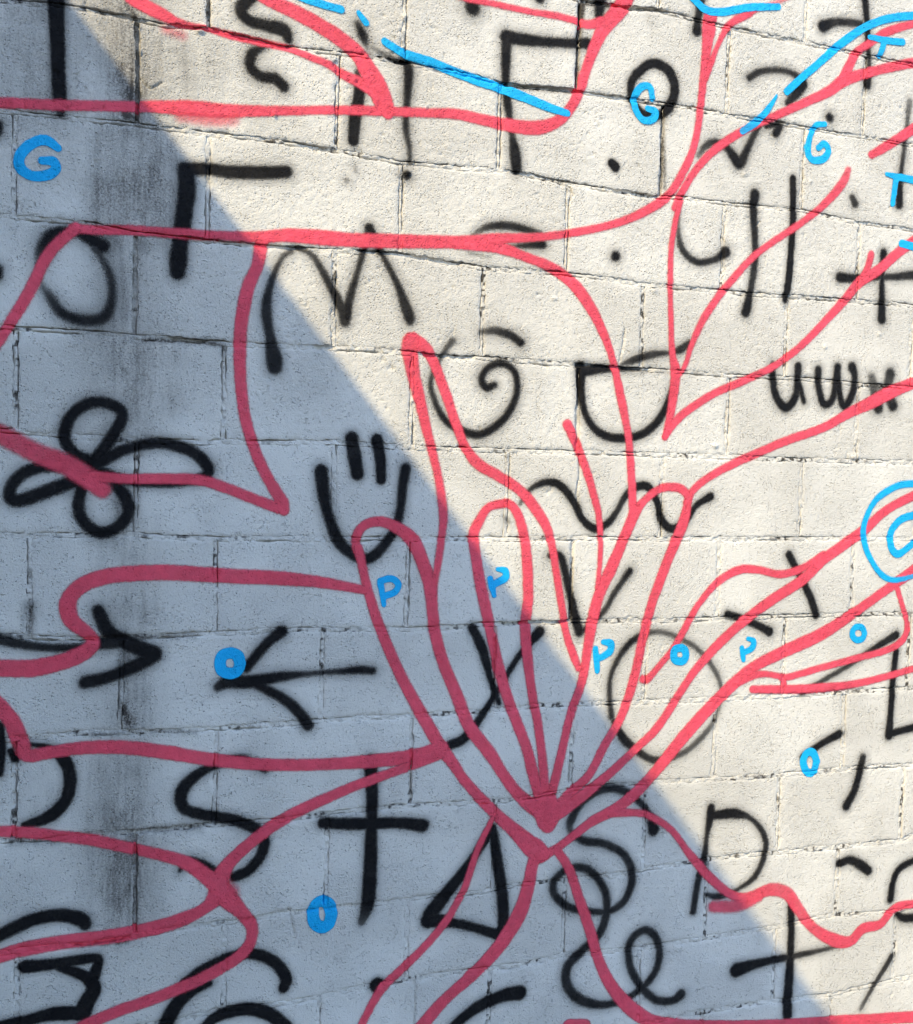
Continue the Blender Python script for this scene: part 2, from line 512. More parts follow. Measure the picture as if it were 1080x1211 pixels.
def block_height(s, t, es, et, idx, rough):
    """relief of one block face (metres proud of the wall plane)"""
    de = np.maximum(np.minimum(es, et), 0)
    h = rng.normal(0, 0.0007) + 0.0006 * vnoise(s, t, 0.13, idx)
    h = h + 0.00028 * vnoise(s, t, 0.035, idx + 1) + rough * (0.00022 * vnoise(s, t, 0.012, idx + 2) + 0.00034 * vnoise(s, t, 0.0065, idx + 3))
    h = h + rough * rng.normal(0, 0.00014, s.shape)
    # worn, ragged arris
    wear = 0.5 + 0.5 * vnoise(s, t, 0.02, idx + 4)
    h = h - (0.0008 + 0.0024 * np.maximum(wear, 0) ** 2) * np.exp(-(de / (0.0018 + 0.002 * wear)) ** 1.3)
    # chips and blow holes
    pit = vnoise(s, t, 0.0085, idx + 5)
    gate = sstep(0.1, 0.6, vnoise(s, t, 0.07, idx + 6))
    h = h - 0.0022 * sstep(0.72, 0.95, pit) * gate * rough
    for poly in CRACKS:
        lo = poly[:, :2].min(0) - .02; hi = poly[:, :2].max(0) + .02
        m = (s > lo[0]) & (s < hi[0]) & (t > lo[1]) & (t < hi[1])
        if m.any():
            sm = s[m] + 0.0015 * vnoise(s[m], t[m], 0.012, 2)
            c, _ = stroke_cov(poly, sm, t[m], 0.0022)
            h[m] -= 0.006 * sstep(0.0, 0.9, c)
    return h + lumps(s, t)

nb = 0
for c in range(KTOP, KBOT):
    hd = COURSES[c]
    for i in range(len(hd) - 1):
        (sl, kl, dl, ul), (sr, kr, dr, ur) = hd[i], hd[i + 1]
        tm = t_nom(c + 0.5)
        cx, cy = project(np.array([sl, sr]), np.array([tm, tm]))
        ph = 70
        vis = cx[1] > -25 and cx[0] < PW + 25 and cy.max() > -ph and cy.min() < PH + ph
        step = 0.0031 if vis else 0.03
        if not vis and cx[1] > -260 and cx[0] < PW + 260 and cy.max() > -300 and cy.min() < PH + 300:
            vis = True; step = 0.0062                    # just outside the frame
        nb += 1
        idx = nb * 7
        W = sr - sl - 2 * GAPH
        p = axis(W, step); q = axis(CH - 2 * GAPH, step)
        Pm, Qm = np.meshgrid(p, q)                       # rows go up
        # edges
        tt = t_nom(c + 1) + Qm * CH
        gl = GAPH + 0.0018 * vnoise(tt, tt * 0 + c, 0.016, idx) + 0.0014 * vnoise(tt, tt * 0 + c, 0.006, idx + 1)
        gr = GAPH + 0.0018 * vnoise(tt, tt * 0 - c, 0.016, idx + 2) + 0.0014 * vnoise(tt, tt * 0 - c, 0.006, idx + 3)
        L = sl + gl + kl * (tt - tm); R = sr - gr + kr * (tt - tm)
        S = L + (R - L) * Pm
        gb = GAPH + 0.0020 * vnoise(S, S * 0 + c, 0.018, idx + 4) + 0.0015 * vnoise(S, S * 0 + c, 0.006, idx + 5)
        gt = GAPH + 0.0020 * vnoise(S, S * 0 - c, 0.018, idx + 6) + 0.0015 * vnoise(S, S * 0 - c, 0.006, idx + 7)
        B = bed(c + 1, S) + gb; T = bed(c, S) - gt
        Tt = B + (T - B) * Qm
        es = np.minimum(S - L, R - S); et = np.minimum(Tt - B, T - Tt)
        # the lower left of the wall is thickly painted and smoother
        rough = (0.75 + 0.5 * random.random()) * (0.62 if (c >= 4 and ul is not None and ul < 2.0) else (1.55 if c <= 1 else 1.25 if c <= 3 else 1.0))
        h = block_height(S, Tt, es, et, idx, rough) if vis else np.zeros(S.shape)
        nr, nc = S.shape
        front = np.stack([S, -h, Tt], -1).reshape(-1, 3)
        fq = grid_quads(nr, nc)
        # sides and back
        I = np.arange(nr * nc).reshape(nr, nc)
        ring = np.concatenate([I[0, :-1], I[:-1, -1], I[-1, :0:-1], I[:0:-1, 0]])
        lip = front[ring].copy(); lip[:, 1] += 0.006          # arris, then the hidden side of the block
        back = front[ring].copy(); back[:, 1] = 0.19
        n0 = len(front); nR = len(ring)
        k = np.arange(nR); k2 = (k + 1) % nR
        q1 = np.stack([ring[k], n0 + k, n0 + k2, ring[k2]], -1)
        q2 = np.stack([n0 + k, n0 + nR + k, n0 + nR + k2, n0 + k2], -1)
        V = np.vstack([front, lip, back])
        if vis:
            off = np.zeros((n0 + nR, 3)); off[:n0, 1] = -1
            side_dir = np.zeros((nr, nc, 3)); side_dir[0, :, 2] -= 1; side_dir[-1, :, 2] += 1; side_dir[:, 0, 0] -= 1; side_dir[:, -1, 0] += 1
            sd = side_dir.reshape(-1, 3)[ring] * 0.4
            off[ring] += sd; off[n0:] = sd
            register(V[:n0 + nR], np.vstack([fq, q1]), off)
        dirt = np.concatenate([dirt_at(V[:n0 + nR, 0], V[:n0 + nR, 2]) if vis else np.zeros(n0 + nR), np.zeros(nR)])
        adopt(new_mesh('block', V, np.vstack([fq, q1, q2]), MAT_WALL, attrs={'dirt': dirt}, extra=[list(n0 + nR + k[::-1])]))

QS = np.array([-1.5, -1.12, -0.98, -0.84, -0.66, -0.35, 0, 0.35, 0.66, 0.84, 0.98, 1.12, 1.5])
def mortar(along, lo_s, horizontal, deep, seed, coarse):
    """joint strip; along = coordinates along the joint, lo_s = centre line across it"""
    A, Q = np.meshgrid(along, QS, indexing='ij')
    Cn = np.repeat(lo_s[:, None], len(QS), 1) + Q * GAPH
    S, T = (A, Cn) if horizontal else (Cn, A)
    z = 0 * A
    if not coarse:
        f = vnoise(A, Q * .004, 0.011, seed)
        z = -0.0012 + 0.0014 * f + 0.0016 * vnoise(A, Q * GAPH, 0.0065, seed + 1)
        for sgn, sd in ((-1, 2), (1, 3)):
            gate = sstep(0.0, 0.5, vnoise(A, A * 0 + seed, 0.085, seed + sd) + 0.45 * vnoise(A, A * 0 + seed, 0.02, seed + sd + 1) + (0.08 if sgn > 0 else -0.09) + 0.36 * (T - 1.5))
            z = z - 0.015 * gate * np.exp(-((Q - sgn * (0.88 + 0.1 * vnoise(A, A * 0, 0.01, seed + sd))) / 0.21) ** 2)
        z = z + np.clip((T - 1.5) / 0.8, 0, 1) * (0.0018 * vnoise(A, Q * GAPH, 0.007, seed + 6) - 0.0012) + lumps(S, T)
        z = z - deep[:, None] * (0.75 + 0.5 * f) * np.exp(-(Q / 0.95) ** 4)
    else:
        z = z - 0.002
    z[:, [0, -1]] = np.minimum(z[:, [0, -1]], -0.022)
    z[:, [1, -2]] = np.minimum(z[:, [1, -2]], -0.0035)
    v = np.stack([S, -z, T], -1).reshape(-1, 3)
    qd = grid_quads(*S.shape)
    if horizontal: qd = qd[:, ::-1]
    if not coarse: register(v, qd)
    d = dirt_at(v[:, 0], v[:, 2]) if not coarse else np.zeros(len(v))
    # old grime lies in patches along the joints
    if not coarse:
        d = np.maximum(d, 0.75 * sstep(-0.2, 0.5, vnoise(v[:, 0], v[:, 2], 0.06, 5)) * sstep(-0.1, 0.55, vnoise(v[:, 0], v[:, 2], 0.0065, 6)))
    adopt(new_mesh('mortar_joint', v, qd, MAT_WALL, attrs={'dirt': d}))

for k in range(KTOP + 1, KBOT):
    x, y = project(np.array([0.0, 1.0, 2.0]), np.full(3, t_nom(k)))
    vis = y.max() > -60 and y.min() < PH + 60
    s = np.concatenate([np.linspace(U0 * BL, -0.34, 24), np.arange(-0.335, 2.25, 0.0031), np.linspace(2.26, U1 * BL, 30)]) if vis else np.linspace(U0 * BL, U1 * BL, 120)
    deep = np.zeros(len(s))
    px, py = project(s, bed(k, s))
    for a, b, dd in DEEP_BEDS.get(k, []):
        deep = np.maximum(deep, 2.3 * dd * sstep(a - 8, a + 8, px) * (1 - sstep(b - 8, b + 8, px)))
    mortar(s, bed(k, s), True, deep, 11 + k * 5 + 40, not vis)
for c in range(KTOP, KBOT):
    for (s0, kk, dd, u) in COURSES[c][1:-1]:
        tm = t_nom(c + 0.5)
        x, y = project(np.array([s0]), np.array([tm]))
        vis = -40 < x[0] < PW + 40 and -70 < y[0] < PH + 70
        b = bed(c + 1, np.array([s0]))[0] + GAPH * 0.9; tp = bed(c, np.array([s0]))[0] - GAPH * 0.9
        t = np.linspace(b, tp, int((tp - b) / 0.0031) if vis else 6)
        mortar(t, s0 + kk * (t - tm), False, np.full(len(t), dd * 2.3), int(13 + c * 9 + s0 * 50) + 80, not vis)

# ---------------------------------------------------------------- graffiti
# each mark: (name, label, [strokes]); strokes are traced in photo pixels and laid on the wall,
# x,y,width,opacity with width and opacity carried forward
PL, LT, SY = 'painted_line', 'painted_letter', 'painted_symbol'
RED = [
 (PL, 'coral red line running level near the top and curling up at a bend', ['-8,121,12 0,121 62,124 112,125 155,126,12 180,126,13 225,128,17 270,131,15 332,131,11 395,130,10 445,131,11 495,133,10 540,135,12 577,143,13 608,149,15 635,151,16 658,144,13 673,130,12 685,108,12 693,83,12 703,55,14 715,32,17 735,8,20 742,-8,20']),
 (PL, 'faint coral red overspray patch below the level red line', ['215,133,20,.55 250,136,24,.6 274,140,16,.5'], 6),
 (PL, 'faint coral red overspray under the slanting red line', ['196,35,7,.5 216,42,8,.5'], 6),
 (PL, 'coral red slanting line crossing a wide bed joint', ['150,-10,18 160,0,16 190,16,15 213,27,9 245,34,6 270,41,9 308,50,9 340,57,8 370,69,8 390,77,9 410,90,11 430,100,13 450,115,14']),
 (PL, 'broad coral red stroke slanting down between black letters', ['305,-8,12 313,-2,13 345,12,17 375,28,17 400,44,18 420,60,18 435,82,22 447,105,25 455,124,22 459,134,14']),
 (PL, 'thin coral red line sloping to a deep vertical joint', ['545,-4,8 555,-1,7 590,6,7 628,14,7 660,19,8 678,24,8 695,29,10 712,26,12']),
 (PL, 'long coral red stem line rising to a fork at the top', ['86,270,10 120,272,11 155,272,11 213,276,11 270,279,11 308,280,13 340,278,15 370,280,17 420,284,16 470,285,16 540,286,14 590,282,12 640,280,9 690,273,9 735,262,9 773,244,11 792,229,10 808,203,10 820,175,9 827,140,9 831,100,10 835,62,12 838,35,18 840,20,18']),
 (PL, 'coral red branch climbing past the question mark', ['797,246,8 806,228,9 825,198,9 848,175,10 878,155,9 910,140,9 948,123,10 980,108,12 998,95,14 1030,85,11 1060,78,11 1090,72,11']),
 (PL, 'thin coral red stem dropping into a pointed leaf tip', ['806,232,7 798,263,7 793,300,7 793,353,7 795,416,8 799,440,13 795,478,11 790,503,9 786,517,7']),
 (PL, 'thin coral red twig closing the fork', ['834,92,8 841,73,8 848,55,6 858,35,8 868,25,9 885,17,8 895,11,6,.8 923,1,5,.5 935,-4,5,.5']),
 (PL, 'coral red side twig bending up to the right', ['994,98,11 1003,80,12 1013,62,10 1030,50,9 1050,37,10 1088,26,8']),
 (PL, 'short coral red stroke below a blue hook', ['1030,183,9 1048,173,11 1090,146,12']),
 (PL, 'tapering coral red leaf edge with a soft upper end', ['1003,201,8,.75 995,218,11,.9 973,243,9,1 948,263,8 918,283,8 890,304,8 868,328,9 848,353,9 830,381,9 817,411,7 810,433,6 801,446,6'], 2.4),
 (PL, 'coral red leaf edge sweeping up to a black cross', ['1090,278,12 1063,298,12 1040,318,12 1015,335,12 998,356,11 970,386,9 945,411,9 915,433,8 878,451,9 843,466,9 810,488,10 795,503,10 787,516,8', '1030,301,9 1026,316,9 1018,332,9']),
 (PL, 'coral red line rising under the black lowercase letters', ['1090,449,12 1055,463,15 1030,476,15 1005,488,12 973,506,10 930,521,10 895,536,10 870,547,10 840,563,9 820,579,9 812,594,10']),
 ('finger_line', 'coral red finger edge running from a loop down to the wrist', ['815,585,8 811,605,12 805,626,14 790,661,13 770,716,12 760,756,12 750,801,12 735,846,11 715,881,11 697,915,11 675,938,13 650,963,14'], 'hand'),
 ('finger_line', 'coral red loop and long stem reaching the wrist', ['814,588,9 808,580,10 798,576,10 780,578,9 763,591,9 750,608,14 738,636,13 723,671,15 708,704,14 700,736,14 695,766,12 688,806,11 675,844,11 663,894,11 655,928,12 648,955,14'], 'hand'),
 (PL, 'coral red arched stem curving down from the long line', ['540,288,12 590,293,13 622,304,11 650,315,12 675,333,14 695,358,14 713,393,11 725,428,9 735,473,11 743,516,9 746,553,10 748,591,10 748,612,10']),
 (PL, 'coral red stroke slanting down to the left in the shade', ['90,269,12 58,300,13 33,348,13 5,393,12 -10,415,12']),
 (PL, 'broad blurred coral red stroke crossing the black flower', ['-10,508,20,.9 0,513,22,.9 38,533,22,.9 75,548,23,.9 105,566,22,1 121,579,19'], 4),
 (PL, 'coral red line leaving the black flower', ['108,563,12 150,566,11 200,566,12 238,568,12 270,578,12 303,591,12 330,601,13']),
 (PL, 'coral red bowed line falling to a pointed tip', ['312,283,12 308,295,15 304,315,14 293,341,15 285,386,15 284,441,14 290,493,13 303,536,13 320,571,13 333,592,15 336,603,13']),
 ('finger_line', 'coral red fingertip loop and finger edge', ['427,660,10 421,644,10 424,629,11 435,619,11 453,617,12 473,626,14 488,639,17 498,661,16 508,691,16 511,721,14 515,751,14 525,786,14 540,822,15 555,859,15 578,889,15 592,911,13 610,936,14 628,953,16 643,964,14'], 'hand'),
 ('finger_line', 'long coral red outer edge of the hand', ['424,648,10 433,689,11 443,724,12 455,756,13 470,791,13 488,826,14 508,861,15 523,886,15 538,906,13 548,921,12 570,946,13 590,966,14 613,986,17 630,1002,21 640,1011,18'], 'hand'),
 (PL, 'coral red hairpin line ending at the fingertip loop', ['-10,790,20 0,790,20 38,790,20 75,782,19 100,771,18 110,759,15 100,746,15 85,734,18 80,716,19 88,699,18 110,686,18 145,679,18 200,677,18 270,681,17 333,684,16 383,689,13 432,698,10']),
 (PL, 'coral red wavy line running level to the hand', ['-10,826,18 0,836,18 15,854,18 24,877,19 33,893,16 63,889,14 100,884,15 150,884,16 200,890,16 250,898,15 320,904,14 395,903,14 458,898,16 495,893,17 522,884,16']),
 (PL, 'coral red line looping from the hand to a crossing', ['520,892,12 495,902,12 458,915,11 420,929,12 383,945,13 345,963,14 313,983,14 283,1008,15 268,1024,17 260,1040,22 258,1056,24 243,1073,14 213,1088,17 175,1099,17 125,1108,17 75,1114,17 25,1123,17 0,1131,15 -10,1134,15']),
 (PL, 'coral red line sloping down to a crossing', ['-10,983,13 0,983,13 38,985,13 75,989,13 113,994,13 150,1002,13 188,1010,13 218,1019,15 240,1033,17 258,1048,20']),
 (PL, 'coral red hook curving back below the crossing', ['260,1050,22 270,1063,22 285,1078,16 298,1096,14 295,1116,14 280,1133,14 250,1151,14 213,1168,14 175,1183,14 138,1196,14 105,1210,14 85,1220,14']),
 ('wrist_knot', 'solid coral red knot where the fingers meet', ['628,950,14 645,960,26 649,966,20', '645,940,24 647,962,32 648,975,20', '660,955,16 648,968,12'], 2.2, 'hand'),
 ('finger_line', 'coral red left edge of the middle finger', ['597,595,9 578,600,10 567,616,12 560,634,13 564,669,13 571,706,14 579,741,13 588,781,13 598,819,13 610,851,13 623,886,13 629,910,14 638,940,14'], 'hand'),
 ('finger_line', 'coral red right edge of the middle finger', ['588,596,9 603,596,10 613,610,11 620,636,12 623,669,13 624,706,13 621,739,13 623,771,13 629,819,11 636,856,11 641,894,11 644,930,12 645,948,12'], 'hand'),
 ('finger_line', 'coral red left edge of the tall pointed leaf', ['486,405,22,.95 485,416,20,.95 489,443,16,.95 495,466,14,1 503,501,12 513,541,10 520,573,10 524,603,11 524,621,10 520,651,9 515,681,8 512,702,8'], 2.4, 'hand'),
 ('finger_line', 'coral red right edge of the tall pointed leaf', ['488,403,20 503,411,14 515,433,12 528,468,12 540,503,11 550,528,11 565,548,13 590,563,12 613,578,12 633,601,13 648,628,11 654,656,9 660,694,9 665,724,9 670,751,9 678,774,10 684,790,8'], 'hand'),
 (PL, 'coral red twig with a rounded end thinning downward', ['671,502,12 678,516,12 685,533,10 695,561,10 705,596,9 708,611,8 710,639,7 709,669,6 706,694,6']),
 ('finger_line', 'thin coral red finger edge with a double bend', ['760,803,9 766,803,9 778,789,8 793,771,8 810,743,9 825,716,8 848,689,9 873,674,10 898,674,9 923,679,9 950,671,9 973,656,9'], 'hand'),
 ('finger_line', 'coral red stroke crossing the blue rings and running to the wrist', ['1090,581,11 1050,602,11 1023,626,13 998,644,13 973,662,13 948,686,13 910,711,13 880,734,12 850,761,12 825,789,11 810,810,10 778,859,11 753,884,10 727,909,11 695,936,13 665,958,16 652,966,14'], 'hand'),
 ('finger_line', 'coral red stroke rising below the blue rings', ['1090,668,15 1050,696,12 1018,719,12 973,749,15 930,769,15 890,789,13 865,811,15 840,836,15 810,869,16 776,911,14 753,936,14 728,956,14 700,971,12 678,988,10 658,1003,10 638,1014,14'], 'hand'),
 (PL, 'thin coral red loop turning back on itself', ['1060,692,7 1068,719,7 1073,739,8 1068,756,9 1048,769,8 1010,779,8 973,789,8 930,801,8 920,799,7 898,797,8 875,804,13']),
 (PL, 'coral red nearly level line beside the thin loop', ['890,815,9 930,815,10 965,814,11 1010,809,9 1048,800,8 1090,788,8', '925,800,7 928,813,8']),
 (PL, 'coral red stalk curving down and off to the right', ['658,1004,10 673,1028,11 685,1063,12 698,1101,13 710,1141,13 728,1173,15 753,1198,17 780,1209,14 830,1211,10 910,1210,9 985,1207,12 1035,1205,13 1090,1202,14']),
 (PL, 'broad coral red stalk curving down to the left', ['636,1008,18 630,1021,15 625,1046,16 615,1078,19 598,1108,18 578,1133,17 553,1158,15 538,1171,14 520,1188,15 503,1208,16 490,1224,16']),
 (PL, 'thin coral red line falling beside the black triangle', ['582,968,7 565,1003,8 550,1048,9 540,1068,9 528,1088,10 505,1116,10 475,1146,11 450,1171,11 433,1201,10 425,1220,10']),
 (PL, 'coral red arch running into a wavy line', ['722,962,9 733,961,10 760,962,8 783,973,8 798,986,8 810,1003,8 818,1013,10 840,1038,11 865,1058,10 885,1061,12 910,1052,15,.9 930,1056,15,.85 943,1073,14,.85 960,1096,12,.9 985,1111,15,1 1005,1113,13 1020,1098,13 1040,1093,11 1053,1078,10 1065,1071,10 1090,1068,9'], 2.4),
 (PL, 'soft coral red stroke below the black letter D', ['843,1072,13,.85 873,1071,14,.9 897,1060,13,.9'], 4),
 ('painted_dot', 'coral red swollen blot below the wrist knot', ['608,984,12 622,996,20 633,1004,24 644,1010,14']),
 ('painted_dot', 'soft coral red blot at the line crossing', ['262,1045,14,.8 272,1056,20,.7'], 6),
 ('painted_dot', 'coral red round dab near the lower edge', ['672,1214,18 690,1214,18']),
]
BLUE = [
 (PL, 'short sky blue dash at the start of a broken stroke', ['350,-6,9 360,-2,9 378,4,9 403,11,9']),
 ('painted_dot', 'small sky blue dab in a broken stroke', ['424,15,6 433,27,8']),
 (PL, 'long sky blue stroke slanting down to a red bend', ['455,49,9 478,63,10 508,73,11 540,86,11 565,95,12 595,105,12 628,118,11 653,128,10 671,134,8']),
 (LT, 'large sky blue letter G in the shade', ['68,175,9 54,166,12 38,170,12 24,183,12 24,198,12 38,208,12 56,207,12 66,200,11 63,191,11 50,190,9']),
 (LT, 'small sky blue letter G inside the black ring', ['771,116,8 768,103,8 758,103,9 750,115,9 752,130,8 761,142,8 772,141,9 775,132,9 766,128,7']),
 (LT, 'small spiral sky blue letter G below the question mark', ['975,147,6 965,148,7 958,160,7 955,178,8 960,189,8 973,188,9 979,178,8 974,170,8 967,175,7']),
 (PL, 'sky blue curl above the red fork', ['814,-8,9 820,-1,9 835,12,9 855,14,9 885,9,9 920,8,8']),
 (PL, 'long sky blue arc sweeping down beside the question mark', ['1090,18,9 1055,21,9 1025,31,9 995,51,10 970,73,9 950,90,9 930,108,9']),
 (PL, 'thin sky blue tail crossing the red branch', ['918,113,3 912,123,6 905,133,8 893,145,9,.9 878,155,8,.8']),
 (LT, 'small sky blue letter T under the blue arc', ['1028,44,6 1048,48,8 1067,50,8', '1045,50,8 1040,66,7']),
 (LT, 'sky blue letter T over a black stroke', ['1048,206,5 1065,210,8 1090,215,9', '1059,213,8 1055,241,7']),
 (PL, 'short sky blue dash crossing a red leaf edge', ['1066,288,9 1090,294,9']),
 (LT, 'sky blue letter P beside the shaded fingertip', ['450,690,8 452,702,7 454,715,6', '450,687,8 463,684,8 471,691,8 467,700,8 455,705,8']),
 (LT, 'small sky blue letter P inside the middle finger at the shadow edge', ['584,704,6 581,693,8 579,684,7', '588,673,5 597,675,8 597,683,9 589,688,9 583,691,8']),
 (LT, 'small sky blue letter P right of a red stem', ['706,793,7 705,779,8 704,767,7', '713,759,6 722,761,9 721,770,9 713,776,8 706,779,8']),
 (LT, 'tiny sky blue letter P between two red finger edges', ['879,780,6 878,773,7 877,766,6', '884,755,5 891,758,7 889,766,8 881,771,7']),
 (LT, 'sky blue ring on the stem of the black K', ['284,784,13.5 280.5,793 272,796 263,793 260,784 263,775 272,772 280.5,775 284,784']),
 (LT, 'sky blue ring inside the black circle', ['811,774,9.5 809,780 804,782 798,780 796.5,774 798,768 804,766 809,768 811,774']),
 (LT, 'small sky blue ring between two red strokes', ['1022.5,749,7.6 1020,755 1015,757 1010,755 1007.5,749 1010,743 1015,741 1020,743 1022.5,749']),
 (LT, 'sky blue ring at the end of a short black dash', ['965.5,901,9.5 963,911 958,914 953,911 950,901 953,892 958,889 963,892 966,901']),
 (LT, 'sky blue oval ring straddling a bed joint', ['392,1081,14.5 389,1092 381,1096.5 373,1092 370,1081 373,1070 381,1065.5 389,1070 392,1081']),
 (SY, 'large thin sky blue circle cut by red strokes', ['1090,573,8 1075,572,8 1060,575,8 1040,587,8 1028,603,7 1021,625,8 1023,645,8 1030,662,7 1040,677,7 1052,685,7 1066,685,6,.9 1090,678,5,.6'], 1.8),
 (SY, 'small sky blue ring inside the large blue circle', ['1090,608,9 1073,611,9 1062,617,9 1053,631,9 1054,648,9 1062,655,9 1074,647,8 1090,634,8']),
]
